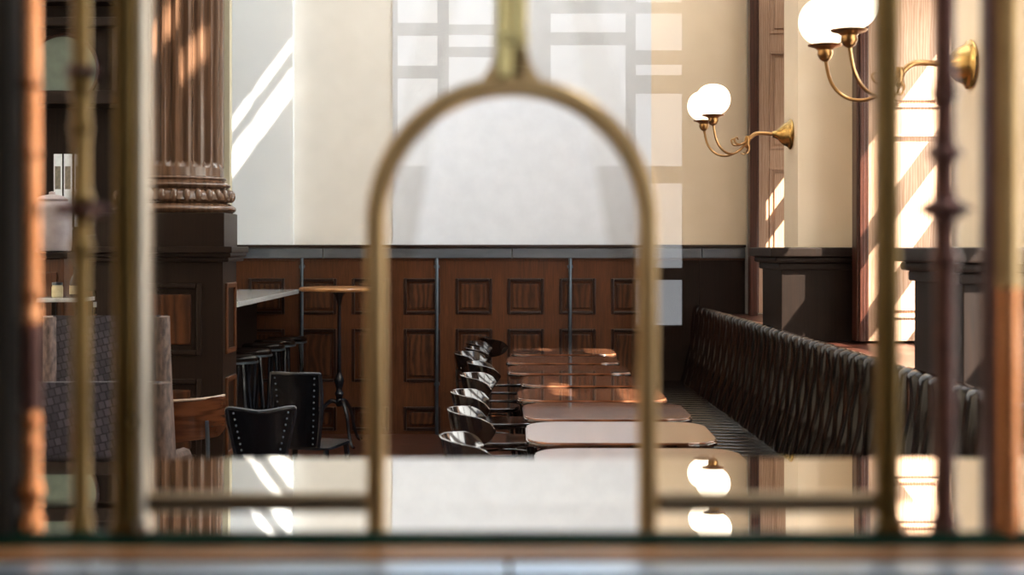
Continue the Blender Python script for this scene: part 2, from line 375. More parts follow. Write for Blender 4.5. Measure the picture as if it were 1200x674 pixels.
# ------------------------------------------------------------------ far wall wainscot
bm = BM()
yb = YW-.03
box(bm, -4.9, 1.25, yb, YW, 0, 1.44)
PX = [-.372 + .4246*k for k in range(-10, 6)]; PW = .30
ROWS = [(1.277, .983), (.863, .428), (.225, .03)]
zs = [1.44] + [z for r in ROWS for z in r] + [0]
for i in range(0, len(zs), 2):
    if zs[i] > zs[i+1]: box(bm, -4.9, 1.25, yb-.02, yb, zs[i+1], zs[i])
for k, x in enumerate(PX):
    xl = x+PW; xr = PX[k+1] if k+1 < len(PX) else 1.25
    if xr > 1.25: xr = 1.25
    for a, b in ROWS: 
        if xl < xr: box(bm, xl, xr, yb-.02, yb, b, a)
ws = struct('trim_15', bm, 'wainscot', smooth=False)
for k, x in enumerate(PX):
    if x+PW > 1.25: continue
    for a, b in ROWS:
        q = BM(); box(q, x+.045, x+PW-.045, yb-.014, yb, b+.045, a-.045, .010); obj('raised_panel', q, 'wainscot_panel', ws)
        q = BM()
        for (u0, u1, v0, v1) in ((x, x+.024, b, a), (x+PW-.024, x+PW, b, a), (x+.024, x+PW-.024, b, b+.024), (x+.024, x+PW-.024, a-.024, a)):
            box(q, u0, u1, yb-.03, yb-.001, v0, v1, .007)
        obj('panel_moulding', q, 'moulding', ws)
bm = BM(); box(bm, 1.25, 2.0, YW-.045, YW, 0, 1.44); box(bm, 1.25, 1.27, YW-.06, YW, 0, 1.44, .004); box(bm, 1.62, 1.635, YW-.055, YW-.04, 0, 1.44, .003); struct('trim_19', bm, 'dark_wood')
bm = BM(); box(bm, -4.9, 2.0, YW-.10, YW, 1.527, 1.552, .006); struct('trim_16', bm, 'moulding')
bm = BM()
xs = [-4.9, -3.0, -1.453, .091, 1.64, 2.0]
for a, b in zip(xs, xs[1:]): box(bm, a+.003, b-.003, YW-.085, YW-.03, 1.442, 1.524, .006)
tag(obj('metal_band', bm, 'band_metal'), 'long grey-blue brushed metal band running above the panelled wainscot', 'metal band')
bm = BM(); box(bm, -4.9, 2.0, YW-.062, YW, 1.425, 1.442, .004); struct('trim_17', bm, 'wainscot')
for px, lab in ((354, 'thin blue-grey steel pipe on the wainscot, rising beside the bar stools'),
                (512, 'thin blue-grey steel pipe on the wainscot, just left of the row of chairs'),
                (668, 'thin blue-grey steel pipe on the wainscot, rising behind the far dining tables'),):
    x = (px-VX)*11.8/F
    bm = BM(); tube(bm, [(x, YW-.075, 0), (x, YW-.075, 1.445)], .014, 12, 0)
    o = tag(obj('wall_pipe', bm, 'steel'), lab, 'pipe', 'steel pipes on the wainscot')
    q = BM(); box(q, x-.022, x+.022, YW-.078, YW-.052, 1.36, 1.385, .003); obj('bracket', q, 'steel', o); q = BM(); box(q, x-.022, x+.022, YW-.078, YW-.052, .4, .425, .003); obj('bracket', q, 'steel', o)

# ------------------------------------------------------------------ column on pedestal
CX, CY, CR = -1.89, 8.36, .28
col = thing('column', 'fluted polished brown wooden column on a tall panelled pedestal', 'column', (CX, CY, 0))
N_FL = 24
def flute(a, z):
    u = (a*N_FL/(2*PI)) % 1.0
    return 1 - (.11*math.sin(PI*(u-.14)/.72) if .14 < u < .86 else 0)
bm = BM()
lathe(bm, [(CR*1.0, 1.93), (CR*1.0, 1.985)], n=96)
lathe(bm, [(CR, 1.985), (CR, 2.0)] + [(CR, 2.02), (CR, 5.2), (CR*.93, 8.8)], n=240, fn=lambda a, z: 1 - (1-flute(a, z))*min(1, max(0, (z-1.99)/.03)))
obj('shaft', bm, 'column_wood', col, ang=35)
bm = BM()
def arc(r, zc, h, bul, k=8, rev=False):
    return [(r+bul*math.sin(PI*i/k), zc-h/2+h*i/k) for i in range(k+1)]
prof = [(.30, 1.722)] + arc(.325, 1.75, .052, .026) + [(.315, 1.78)] + [(.30, 1.785), (.315, 1.79)] + [(.335, 1.80), (.33, 1.83), (.315, 1.85), (.30, 1.857)] + [(.295, 1.862), (.305, 1.866)] + arc(.295, 1.885, .036, .024) + [(.29, 1.908), (.286, 1.912)] + arc(.284, 1.924, .020, .012) + [(.27, 1.94)]
lathe(bm, prof, n=96); obj('base_moulding', bm, 'column_wood', col, ang=50)
bm = BM()
for i in range(30):
    a = 2*PI*(i+.5)/30
    r = bmesh.ops.create_uvsphere(bm, u_segments=10, v_segments=8, radius=1)
    mt = Matrix.Rotation(a, 4, 'Z') @ Matrix.Translation((.322, 0, 1.825)) @ Matrix.Diagonal((.026, .024, .036, 1))
    bmesh.ops.transform(bm, matrix=mt, verts=r['verts'])
obj('egg_band', bm, 'column_wood', col)
bm = BM(); box(bm, -.36, .355, -.36, .04, 1.535, 1.722, .003); obj('plinth', bm, 'pedestal_wood', col)
bm = BM()
box(bm, -.355, .345, -.35, .06, 0, 1.45); box(bm, -.39, .385, -.39, .08, 1.45, 1.475, .006); box(bm, -.41, .40, -.41, .09, 1.475, 1.50, .008); box(bm, -.43, .41, -.43, .10, 1.50, 1.535, .004)
ped = obj('pedestal', bm, 'pedestal_wood', col)
for (z0, z1) in ((.93, 1.33), (.35, .80)):
    q = BM(); x0, x1 = -.24, .23
    for (u0, u1, v0, v1) in ((x0, x0+.03, z0, z1), (x1-.03, x1, z0, z1), (x0+.03, x1-.03, z0, z0+.03), (x0+.03, x1-.03, z1-.03, z1)): box(q, u0, u1, -.37, -.348, v0, v1, .008)
    obj('panel_moulding', q, 'pedestal_wood', ped)
    q = BM(); box(q, x0+.06, x1-.06, -.36, -.345, z0+.06, z1-.06, .010); obj('raised_panel', q, 'wainscot_panel', ped)
    q = BM(); y0, y1 = -.28, .0
    for (u0, u1, v0, v1) in ((y0, y0+.03, z0, z1), (y1-.03, y1, z0, z1), (y0+.03, y1-.03, z0, z0+.03), (y0+.03, y1-.03, z1-.03, z1)): box(q, .343, .360, u0, u1, v0, v1, .006)
    obj('panel_moulding', q, 'wainscot', ped)
bm = BM(); box(bm, -.30, .29, .085, .36, 1.40, 1.73, .003); obj('rear_plinth', bm, 'column_wood', col)  # paler wood stands in for light on the plinth's right side
bm = BM(); box(bm, -2.0, -1.63, 8.66, 8.74, 1.536, ZC-.01); box(bm, -2.0, -1.64, 8.46, 8.74, 0, 1.4)
o = struct('trim_18', bm, 'olive_paint', smooth=False)

# ------------------------------------------------------------------ wall sconces
def sconce():
    t = thing('wall_sconce', 'near brass double-globe wall lamp, cut by the upper edge of the photo', 'wall lamp', (1.734, 5.32, 2.205), 0, 'brass wall lamps on the piers')
    bm = BM(); R = Matrix.Rotation(-PI/2, 3, 'Y')
    lathe(bm, [(.088, .001), (.092, .006), (.090, .012), (.078, .018), (.072, .03), (.062, .05), (.045, .068), (.032, .080), (.024, .095), (.018, .115)], n=28, rot=R)
    obj('backplate', bm, 'brass', t)
    bm = BM(); tube(bm, [(-.10, 0, 0), (-.16, 0, .006), (-.21, 0, .004), (-.245, 0, -.02), (-.262, 0, -.05)], [.011, .013], 10)
    lathe(bm, [(.008, -.085), (.018, -.07), (.014, -.055), (.020, -.035), (.013, -.01)], loc=(-.262, 0, 0), n=14)
    obj('main_arm', bm, 'old_brass', t)
    for s in (-1, 1):
        bm = BM(); tube(bm, [(-.262, 0, -.04), (-.31, .035*s, -.095), (-.37, .09*s, -.122), (-.43, .145*s, -.105), (-.475, .18*s, -.045), (-.495, .19*s, .05)], .007, 8)
        a = obj('branch_arm', bm, 'old_brass', t)
        bm = BM(); tube(bm, [(-.27, .01*s, -.04), (-.30, .03*s, -.06), (-.335, .055*s, -.06), (-.35, .06*s, -.035), (-.335, .055*s, -.022), (-.325, .05*s, -.035)], [.007, .004], 8)
        obj('scroll', bm, 'old_brass', a)
        bm = BM(); tube(bm, [(-.262, .0, -.05), (-.255, .03*s, -.085), (-.27, .05*s, -.115), (-.295, .045*s, -.11)], [.006, .003], 8)
        obj('scroll', bm, 'old_brass', a)
        bm = BM(); lathe(bm, [(.008, .035), (.022, .045), (.030, .062), (.028, .078), (.040, .088), (.062, .094), (.066, .099), (.05, .101)], loc=(-.495, .19*s, 0), n=24)
        obj('shade_holder', bm, 'old_brass', t)
        bm = BM()
        pr = [(.052, .100)]
        for k in range(1, 18):
            a2 = -PI/2 + PI*k/17.5*.985 + .25
            if a2 > PI/2-.02: break
            pr.append((.101*abs(math.cos(a2))**.8, .188 + .090*math.sin(a2)))
        pr.append((.012, .279))
        lathe(bm, pr, loc=(-.495, .19*s, 0), n=32)
        obj('globe_shade', bm, 'globe', t)
    return t
s1 = sconce()
dup(s1, (1.734, 8.61, 2.205), 0, 'complete brass double-globe wall lamp, smaller and deeper in the room')

# ------------------------------------------------------------------ bench
bench = thing('bench', 'long black channel-tufted leather bench running along the windows', 'bench', (0, 0, 0))
Y0, Y1, CH = 2.4, 11.80, .137
nch = int((Y1-Y0)/CH)
PR = []
for k in range(23):
    t = k/22; PR.append((1.475 + .10*t + .02*math.sin(PI*t), .44 + .56*t))
for k in range(1, 9):
    a = PI*k/8; PR.append((1.61-.035*math.cos(a), 1.0+.045*math.sin(a)))
bm = BM(); SUB = 10; nu = nch*SUB+1
def bf(u, v):
    i = u*(nu-1); ph = i/SUB
    k = v*(len(PR)-1); j = min(int(k), len(PR)-2); f = k-j
    x = PR[j][0]*(1-f)+PR[j+1][0]*f; z = PR[j][1]*(1-f)+PR[j+1][1]*f
    fr = ph % 1.0
    prf = math.sqrt(max(0, 1-(2*fr-1)**2))
    t = max(0, min(1, (z-.44)/.6))
    amp = .034*(.86+.14*math.sin(2*PI*(t*2.2+.5*(int(ph) % 2))))
    y = Y0 + (ph + .05*math.sin(2*PI*t*2.0))*CH
    top = 1 if j < 24 else 1-(j-24)/(len(PR)-26+1e-6)*.6
    return Vector((x - amp*prf*top, y, z + (.020*prf if j > 20 else 0)))
grid(bm, bf, nu, len(PR))
bk = obj('backrest', bm, 'leather', bench, ang=60)
bm = BM()
def sf(u, v):
    i = u*(nu-1); fr = (i/SUB) % 1.0; prf = math.sqrt(max(0, 1-(2*fr-1)**2))
    a = v
    if a < .12: x = .98-.02*math.sin(PI/2*a/.12); z = .30+.11*a/.12
    elif a < .25: b = (a-.12)/.13*PI/2; x = .96+.04*(1-math.cos(b)); z = .41+.035*math.sin(b)
    else: x = 1.0+.48*(a-.25)/.75; z = .445-.012*(a-.25)/.75
    return Vector((x-(.012*prf if a < .2 else 0), Y0+i/SUB*CH, z+(.020*prf if a >= .12 else 0)))
grid(bm, sf, nu, 17)
obj('seat', bm, 'leather', bench, ang=60)
bm = BM(); box(bm, 1.02, 1.64, Y0, Y0+nch*CH, .0, .12); box(bm, .985, 1.64, Y0+.01, Y0+nch*CH, .12, .32, .006); box(bm, 1.595, 1.64, Y0, Y0+nch*CH, .32, .97); obj('base', bm, 'dark_wood', bench)

# ------------------------------------------------------------------ tables
def rrect(w, d, r, k=8):
    P = []
    for cx, cy, a0 in ((w/2-r, d/2-r, 0), (-w/2+r, d/2-r, PI/2), (-w/2+r, -d/2+r, PI), (w/2-r, -d/2+r, 1.5*PI)):
        for i in range(k+1):
            a = a0+PI/2*i/k; P.append((cx+r*math.cos(a), cy+r*math.sin(a)))
    return P
TW, TD = .77, .62
tb = thing('dining_table', '', 'table', (0, 0, 0), 0, 'dining tables along the bench')
bm = BM(); prism(bm, rrect(TW, TD, .13), .722, .750, bev=.006); top = obj('tabletop', bm, 'table_wood', tb)
bm = BM(); prism(bm, rrect(TW+.010, TD+.010, .135), .724, .742, bev=.006); obj('edge_band', bm, 'table_edge', top)
bm = BM(); lathe(bm, [(.10, .695), (.10, .720)], n=24); lathe(bm, [(.03, .05), (.032, .10), (.026, .14), (.026, .62), (.04, .66), (.05, .70)], n=20); obj('pedestal', bm, 'black_metal', tb)
bm = BM()
for k in range(4):
    a = PI/4+PI/2*k; c, s = math.cos(a), math.sin(a)
    tube(bm, [(0, 0, .075), (.10*c, .10*s, .07), (.22*c, .22*s, .035), (.30*c, .30*s, .012)], [.022, .012], 8)
obj('base', bm, 'black_metal', tb)
TL = ['nearest wooden dining table, its pale reflecting top half hidden by the counter',
      'second wooden dining table from the counter, its whole top shining white',
      'third wooden dining table from the counter, reddish top with shining near edge',
      'fourth wooden dining table from the counter, broad sunlit patches on its top',
      'fifth wooden dining table from the counter, two small sunlit patches at its edge',
      'sixth wooden dining table from the counter, third from the panelled wall',
      'seventh wooden dining table from the counter, just before the last one',
      'farthest wooden dining table by the panelled wall, sunlit at its right end']
TXL = [.13, .11, .11, .09, .12, .045, .04, .08]
TY = []
for i in range(8):
    y = 4.98 + .79*i + TD/2; TY.append(y)
    loc = (TXL[i]+TW/2, y, 0); rz = random.uniform(-.015, .015)
    if i == 0: tb.location = loc; tb.rotation_euler.z = rz; tb['label'] = TL[0]
    else:
        o = dup(tb, loc, rz, TL[i])
        if i in (1, 2): o.rotation_euler.x = .016; o.location.z = .004     # slightly out of level

# ------------------------------------------------------------------ bistro chairs (face +X)
def band(bm, r, th, a_max, ztop, zbot, cx=0, cy=0, nseg=32, rake=.10):
    """curved backrest panel; open towards +X"""
    nv = 14
    def f(u, v):
        a = -a_max + 2*a_max*u; w = abs(a)/a_max
        end = math.sqrt(max(0, 1-max(0, (w-.72)/.28)**2))
        zt = ztop(w); zb = zbot(w); zc = (zt+zb)/2; h = (zt-zb)/2*max(.12, end)
        q = 2*PI*v; zz = zc + h*max(-1, min(1, 1.25*math.sin(q)))
        off = th/2*math.cos(q)
        rr = r + off + rake*(zz-.7) + .02*w
        return Vector((cx - rr*math.cos(a), cy + rr*1.02*math.sin(a), zz))
    V = grid(bm, f, nseg, nv, closed_v=True)
    bm.faces.new(list(reversed(V[0]))); bm.faces.new(V[-1])
def bistro_chair():
    t = thing('cafe_chair', '', 'chair', (0, 0, 0), 0, 'cafe chairs along the tables')
    bm = BM()
    pts = []
    for i in range(28):
        a = 2*PI*i/28; pts.append((.205*math.copysign(abs(math.cos(a))**.75, math.cos(a)), .20*math.copysign(abs(math.sin(a))**.75, math.sin(a))))
    prism(bm, pts, .435, .465, bev=.011); obj('seat', bm, 'chair_wood', t)
    bm = BM(); band(bm, .215, .018, math.radians(76), lambda w: .825-.02*w*w, lambda w: .66+.045*w*w, cx=.01, rake=.24); obj('backrest', bm, 'chair_wood', t)
    for s in (-1, 1):
        bm = BM(); tube(bm, [(-.17, .15*s, .44), (-.19, .155*s, .56), (-.20, .15*s, .68), (-.195, .145*s, .72)], .011, 8); obj('back_post', bm, 'chair_wood', t)
        bm = BM(); tube(bm, [(-.15, .14*s, .437), (-.19, .165*s, .22), (-.23, .185*s, .0)], [.016, .011], 8); obj('leg', bm, 'chair_wood', t)
        bm = BM(); tube(bm, [(.15, .14*s, .437), (.175, .155*s, .22), (.195, .17*s, .0)], [.016, .011], 8); obj('leg', bm, 'chair_wood', t)
    bm = BM(); tube(bm, [(.155*math.cos(2*PI*k/16), .15*math.sin(2*PI*k/16), .26) for k in range(17)], .008, 6, 2); obj('stretcher', bm, 'chair_wood', t)
    return t
ch = bistro_chair()
CHP = [(515, 5.42), (524, 6.32), (528, 7.10), (539, 8.05), (547, 8.9), (532, 9.72), (543, 10.25), (545, 10.82), (560, 11.42)]
CL = ['nearest dark bentwood cafe chair, low curved back at the counter edge',
      'second dark bentwood cafe chair from the counter',
      'third dark bentwood cafe chair from the counter, bright glint on its backrest',
      'fourth dark bentwood cafe chair from the counter, backrest rim shining white',
      'fifth dark bentwood cafe chair from the counter',
      'sixth dark bentwood cafe chair from the counter, backrest set further left than the fifth',
      'seventh dark bentwood cafe chair from the counter',
      'second-farthest dark bentwood cafe chair, near the panelled wall',
      'farthest dark bentwood cafe chair, closest to the panelled wall']
for i, (px, y) in enumerate(CHP):
    x = (px-VX)/F*y + .24; rz = [.12, .10, .02, -.05, .08, -.12, .05, -.04, .2][i]
    if i == 0: ch.location = (x, y, 0); ch.rotation_euler.z = rz; ch['label'] = CL[0]
    else: dup(ch, (x, y, 0), rz, CL[i])

# ------------------------------------------------------------------ left side: stools, bar counter, high table, chairs
bc = thing('bar_counter', 'dark bar counter with a pale marble top beside the column', 'counter', (0, 0, 0))
bm = BM(); box(bm, -2.55, -1.64, 9.0, 11.72, 1.155, 1.19, .005); obj('countertop', bm, 'marble', bc)
bm = BM(); box(bm, -2.5, -1.98, 9.1, 11.70, 0, 1.155, .004); obj('body', bm, 'dark_wood', bc)
bm = BM(); tube(bm, [(-1.88, 9.1, .22), (-1.88, 11.7, .22)], .018, 10, 0); obj('foot_rail', bm, 'black_metal', bc)
st = thing('bar_stool', '', 'stool', (0, 0, 0), 0, 'bar stools at the counter')
bm = BM(); lathe(bm, [(.10, .77), (.150, .775), (.158, .79), (.157, .81), (.14, .823), (.08, .828), (.01, .829)], n=28); se = obj('seat', bm, 'leather', st)
bm = BM(); lathe(bm, [(.152, .772), (.161, .774), (.161, .786), (.152, .788)], n=28); obj('seat_rim', bm, 'steel', se)
for k in range(4):
    a = PI/4+PI/2*k; c, s = math.cos(a), math.sin(a)
    bm = BM(); tube(bm, [(.10*c, .10*s, .775), (.175*c, .175*s, 0)], .012, 8, 0); obj('leg', bm, 'black_metal', st)
bm = BM(); tube(bm, [(.149*math.cos(2*PI*k/20), .149*math.sin(2*PI*k/20), .27) for k in range(21)], .008, 6, 2); obj('foot_ring', bm, 'black_metal', st)
SL = [(-1.75, 9.45, 'nearest round black bar stool at the marble-topped counter'), (-1.755, 10.05, 'second round black bar stool from the wooden column'), (-1.75, 10.62, 'middle round black bar stool of the row at the marble-topped counter'),
      (-1.735, 11.05, 'fourth round black bar stool from the wooden column'), (-1.70, 11.45, 'farthest round black bar stool, next to the wainscot')]
for i, (x, y, l) in enumerate(SL):
    if i == 0: st.location = (x, y, 0); st['label'] = l
    else: dup(st, (x, y, 0), .2*i, l)
ht = thing('high_table', 'round high table on a black turned tripod stand by the wainscot', 'table', (-1.25, 11.15, 0))
bm = BM(); lathe(bm, [(.29, 1.19), (.305, 1.195), (.31, 1.208), (.305, 1.22), (.29, 1.224)], n=40); obj('tabletop', bm, 'glow_wood', ht)
bm = BM(); lathe(bm, [(.02, .30), (.034, .33), (.022, .36), (.036, .40), (.022, .43), (.03, .46), (.040, .50), (.024, .54), (.016, .57), (.014, 1.08), (.022, 1.12), (.03, 1.15), (.06, 1.19)], n=20); obj('pole', bm, 'black_metal', ht)
for k in range(3):
    a = -PI/2+2*PI*k/3+.5; c, s = math.cos(a), math.sin(a)
    bm = BM(); tube(bm, [(.01*c, .01*s, .33), (.07*c, .07*s, .34), (.15*c, .15*s, .25), (.19*c, .19*s, .12), (.24*c, .24*s, .03), (.29*c, .29*s, .015)], [.018, .010], 8); obj('leg', bm, 'black_metal', ht)

# curved veneer chair seen from behind
vc = thing('veneer_chair', 'chair with curved brown plywood backrest and steel legs near the column', 'chair', (-1.58, 7.10, 0), -PI/2+PI+.15)
bm = BM(); band(bm, .225, .012, math.radians(70), lambda w: .80+.02*w, lambda w: .60+.02*w, cx=-.02); b_ = obj('backrest', bm, 'veneer', vc)
bm = BM()
tube(bm, [(-.02-.236*math.cos(a)-.01, .236*1.02*math.sin(a), .803+.008*abs(a)) for a in [math.radians(-66+132*k/20) for k in range(21)]], .006, 8, 1)
obj('rim', bm, 'veneer_edge', b_)
bm = BM(); prism(bm, rrect(.40, .40, .12), .44, .458, bev=.006); obj('seat', bm, 'veneer', vc)
for s in (-1, 1):
    bm = BM(); tube(bm, [(-.18, .14*s, .44), (-.20, .145*s, .56), (-.215, .14*s, .70)], .010, 8); obj('back_post', bm, 'steel', vc)
    for e in (-1, 1):
        bm = BM(); tube(bm, [(.15*e, .14*s, .44), (.19*e, .18*s, 0)], .011, 8, 0); obj('leg', bm, 'steel', vc)

def metal_chair(loc, rz, label, flare, w=.36, hgt=.82, solid=True):
    t = thing('metal_chair', label, 'chair', loc, rz)
    bm = BM(); prism(bm, rrect(.36, .37, .05), .44, .455, bev=.004); obj('seat', bm, 'black_metal', t)
    bm = BM()
    tube(bm, [(-w/2*.8, -.17, .45), (-w/2-flare*.5, -.19, .65), (-w/2-flare, -.21, hgt-.02), (-w/2-flare+.02, -.215, hgt), (0, -.24, hgt-.015*(1 if flare else 0)), (w/2+flare-.02, -.215, hgt), (w/2+flare, -.21, hgt-.02), (w/2+flare*.5, -.19, .65), (w/2*.8, -.17, .45)], .012, 8, 5)
    obj('back_frame', bm, 'black_metal', t)
    bm = BM(); V = grid(bm, lambda u, v: Vector(((u-.5)*(w*.8+(w*.2+2*flare)*v), -.175-.045*v-.02*math.sin(PI*u), .455+(hgt-.46)*v)), 12, 8)
    r = bmesh.ops.solidify(bm, geom=bm.faces[:], thickness=.004); bk = obj('back_panel', bm, 'black_metal', t)
    bm = BM()
    for s in (-1, 1):
        for k in range(12):
            v = (k+.5)/12; x = s*(.5*(w*.8+(w*.2+2*flare)*v)-.025)
            bmesh.ops.create_uvsphere(bm, u_segments=6, v_segments=5, radius=.005, matrix=Matrix.Translation((x, -.185-.045*v, .455+(hgt-.46)*v)))
    obj('stud_row', bm, 'steel', bk)
    for sx in (-1, 1):
        for sy in (-1, 1):
            bm = BM(); tube(bm, [(.15*sx, .15*sy, .44), (.19*sx, .20*sy-.0, 0)], [.017, .011], 8, 0); obj('leg', bm, 'black_metal', t)
    bm = BM(); tube(bm, [(-.165, -.165, .30), (.165, .165, .30)], .006, 6, 0); tube(bm, [(.165, -.165, .28), (-.165, .165, .28)], .006, 6, 0); obj('brace', bm, 'black_metal', t)
    return t
metal_chair((-1.12, 6.75, 0), .15, 'black chair with flared studded back in front of the bar stools', .05, .20, .80)
metal_chair((-1.05, 7.95, 0), -.25, 'black square-backed metal chair standing beside the bar stools', .0, .28, .85)

# wicker high-back chairs at the left
def wicker(loc, rz, w, h, lean, label):
    t = thing('wicker_chair', label, 'chair', loc, rz, 'wicker chairs in the left corner')
    bm = BM()
    def f(u, v):
        q = 2*PI*u; sx = math.copysign(abs(math.cos(q))**.35, math.cos(q)); sy = math.copysign(abs(math.sin(q))**.35, math.sin(q))
        s = 1-.10*v
        return Vector((sx*w/2*s, -.22+sy*.045+lean*v, .40+(h-.40)*v + .010*math.sin(v*34)*(1 if sy < 0 else 0)))
    V = grid(bm, lambda a, b: f(b, a), 22, 40, closed_v=True); bm.faces.new(V[-1]); bm.faces.new(list(reversed(V[0])))
    obj('backrest', bm, 'wicker', t)
    bm = BM(); box(bm, -w/2*1.02, w/2*1.02, -.26, .26, .0, .42, .03); obj('seat_base', bm, 'wicker', t)
    for s in (-1, 1):
        bm = BM(); tube(bm, [(s*w/2*.86, -.2, .52), (s*w/2*.88, -.1, .60), (s*w/2*.88, .1, .60), (s*w/2*.88, .22, .57), (s*w/2*.86, .24, .40)], .03, 8); obj('armrest', bm, 'wicker_side', t)
        bm = BM(); tube(bm, [(s*w/2*1.03, -.25, .03), (s*w/2*1.03, -.25, .42), (s*w/2*.95, -.25+lean*.6, h*.8), (s*w/2*.93, -.24+lean, h)], .034, 10); obj('side_post', bm, 'wicker_side', t)
    return t
wicker((-1.655, 6.35, 0), .0, .50, 1.24, -.06, 'tall dark woven wicker chair, the taller of the pair left of the column')
wicker((-1.475, 5.50, 0), .05, .50, 1.04, -.05, 'lower dark woven wicker chair in front of the tall one')

# back bar in the left corner
bb = thing('back_bar', 'dark wooden back bar with a round greenish glass disc high on it', 'cabinet', (0, 0, 0))
bm = BM(); box(bm, -4.6, -2.22, 10.9, 11.3, 1.20, 4.2); box(bm, -4.6, -2.22, 10.55, 10.9, 2.58, 2.68, .01); box(bm, -4.6, -2.22, 10.6, 10.9, 1.62, 1.66, .004); box(bm, -4.6, -2.22, 10.7, 10.9, 3.35, 3.5, .02); box(bm, -4.6, -2.22, 10.75, 10.9, 3.18, 3.25, .015)
obj('body', bm, 'dark_wood', bb)
bm = BM(); lathe(bm, [(.001, 0), (.25, 0), (.25, .02), (.001, .021)], loc=(-3.30, 10.885, 2.87), n=48, rot=Matrix.Rotation(PI/2, 3, 'X')); obj('glass_disc', bm, 'disc_glass', bb)
bm = BM(); tube(bm, [(-3.30+.262*math.cos(2*PI*k/40), 10.87, 2.87+.262*math.sin(2*PI*k/40)) for k in range(41)], .016, 8, 1); obj('disc_ring', bm, 'moulding', bb)
for x in (-2.92, -2.55):
    q = BM(); box(q, x, x+.05, 10.84, 10.9, 2.68, 3.2, .008); obj('mullion', q, 'moulding', bb)
for k, px in enumerate((60, 72, 85)):
    x = (px-VX)*10.5/F; z0 = EYE+(VY-226)*10.5/F
    t = thing('menu_card', ['upright white menu card with dark print, left one of three on the back bar', 'upright white menu card with dark print, middle one of three', 'upright white menu card, right one of three, beside the turned spindle'][k], 'card', (x, 10.66, 1.66), 0, 'menu cards on the back bar')
    q = BM(); box(q, -.030, .030, -.004, .004, .02, .56, .001); c_ = obj('card', q, 'paper', t)
    q = BM(); box(q, -.021, .021, -.006, -.004, .30, .47, .0005); obj('printed_area', q, 'print', c_)
    q = BM(); box(q, -.032, .032, -.03, .03, 0, .022, .003); obj('stand', q, 'dark_wood', t)
sb = thing('side_cabinet', 'reddish brown wooden cabinet standing left of the column', 'cabinet', (-2.78, 9.0, 0))
bm = BM(); box(bm, -.25, .12, -.22, .22, 0, 1.46, .004); obj('body', bm, 'wainscot', sb)
bm = BM(); box(bm, -.27, .15, -.25, .24, 1.46, 1.50, .006); obj('top', bm, 'dark_wood', sb)
bm = BM(); box(bm, -.20, .08, -.235, -.22, .8, 1.38, .006); dr = obj('door', bm, 'wainscot', sb)
bm = BM(); lathe(bm, [(.006, 0), (.006, .02), (.014, .03), (.001, .035)], loc=(.05, -.235, 1.1), n=12, rot=Matrix.Rotation(PI/2, 3, 'X')); obj('knob', bm, 'brass', dr)
cn = thing('canister', 'pale pinkish grey rounded canister on the reddish wooden cabinet', 'canister', (-2.80, 9.0, 1.50))
bm = BM(); lathe(bm, [(.09, 0), (.115, .01), (.12, .05), (.12, .26), (.11, .30), (.09, .32)], n=32); obj('body', bm, 'pale_shell', cn)
bm = BM(); lathe(bm, [(.095, .318), (.10, .33), (.07, .35), (.02, .36), (.02, .375), (.001, .38)], n=32); obj('lid', bm, 'pale_shell', cn)
tt = thing('side_table', 'small dark side table with a pale top edge behind the wicker chairs', 'table', (-2.55, 8.55, 0))
bm = BM(); box(bm, -.16, .10, -.15, .15, 1.21, 1.235, .003); obj('tabletop', bm, 'marble', tt)
for sx in (-.14, .08):
    for sy in (-.13, .13):
        q = BM(); box(q, sx-.012, sx+.012, sy-.012, sy+.012, 0, 1.21, .002); obj('leg', q, 'dark_wood', tt)
bo = thing('bottle', 'small dark glass bottle with a yellowish label on the side table', 'bottle', (-2.51, 8.50, 1.235))
bm = BM(); lathe(bm, [(.025, 0), (.032, .005), (.032, .09), (.026, .115), (.011, .135), (.010, .17), (.013, .172), (.012, .18)], n=20); obj('body', bm, 'bottle_glass', bo)
bm = BM(); lathe(bm, [(.0325, .02), (.0332, .021), (.0332, .07), (.0325, .071)], n=20); obj('paper_label', bm, 'label_paper', bo)
bo = thing('jar', 'short clear-topped glass jar standing left of the dark bottle', 'jar', (-2.62, 8.52, 1.235))
bm = BM(); lathe(bm, [(.028, 0), (.033, .005), (.033, .06), (.028, .072)], n=20); obj('body', bm, 'label_paper', bo)
bm = BM(); lathe(bm, [(.03, .072), (.031, .074), (.031, .088), (.001, .09)], n=20); obj('lid', bm, 'steel', bo)

# ------------------------------------------------------------------ foreground: counter, sill, brass screen
px = 1.30/F
def fx(p): return (p-VX)*px
def fz(p): return EYE+(VY-p)*px
HC = EYE-.257
ct = thing('mirror_counter', 'polished reflecting counter with a green glass edge behind the brass screen', 'counter', (0, 0, 0))
bm = BM(); box(bm, -1.1, 1.1, 1.450, 1.757, HC-.012, HC); obj('far_sheet', bm, 'mirror_top', ct, smooth=False)
bm = BM()
zt = HC; ya, yb2 = 1.295, 1.450; dz = (yb2-ya)*math.tan(math.radians(1.05))
vs = [(-1.1, ya, zt+dz), (1.1, ya, zt+dz), (1.1, yb2, zt), (-1.1, yb2, zt)]
a_ = [bm.verts.new(v) for v in vs]; b2 = [bm.verts.new((v[0], v[1], HC-.012)) for v in vs]
bm.faces.new(a_); bm.faces.new(list(reversed(b2)))
for i in range(4): bm.faces.new((a_[i], b2[i], b2[(i+1) % 4], a_[(i+1) % 4]))
obj('near_sheet', bm, 'mirror_top', ct, smooth=False)
bm = BM(); box(bm, -1.1, 1.1, 1.286, 1.2948, HC-.014, HC+.0032, .002); obj('edge', bm, 'glass_edge', ct)
bm = BM(); box(bm, -1.1, 1.1, 1.30, 1.75, 0, HC-.013, .003); obj('body', bm, 'dark_wood', ct)
sill = thing('sill_ledge', 'brown wooden ledge with a blue-grey metal strip along the bottom of the photo', 'ledge', (0, 0, 0))
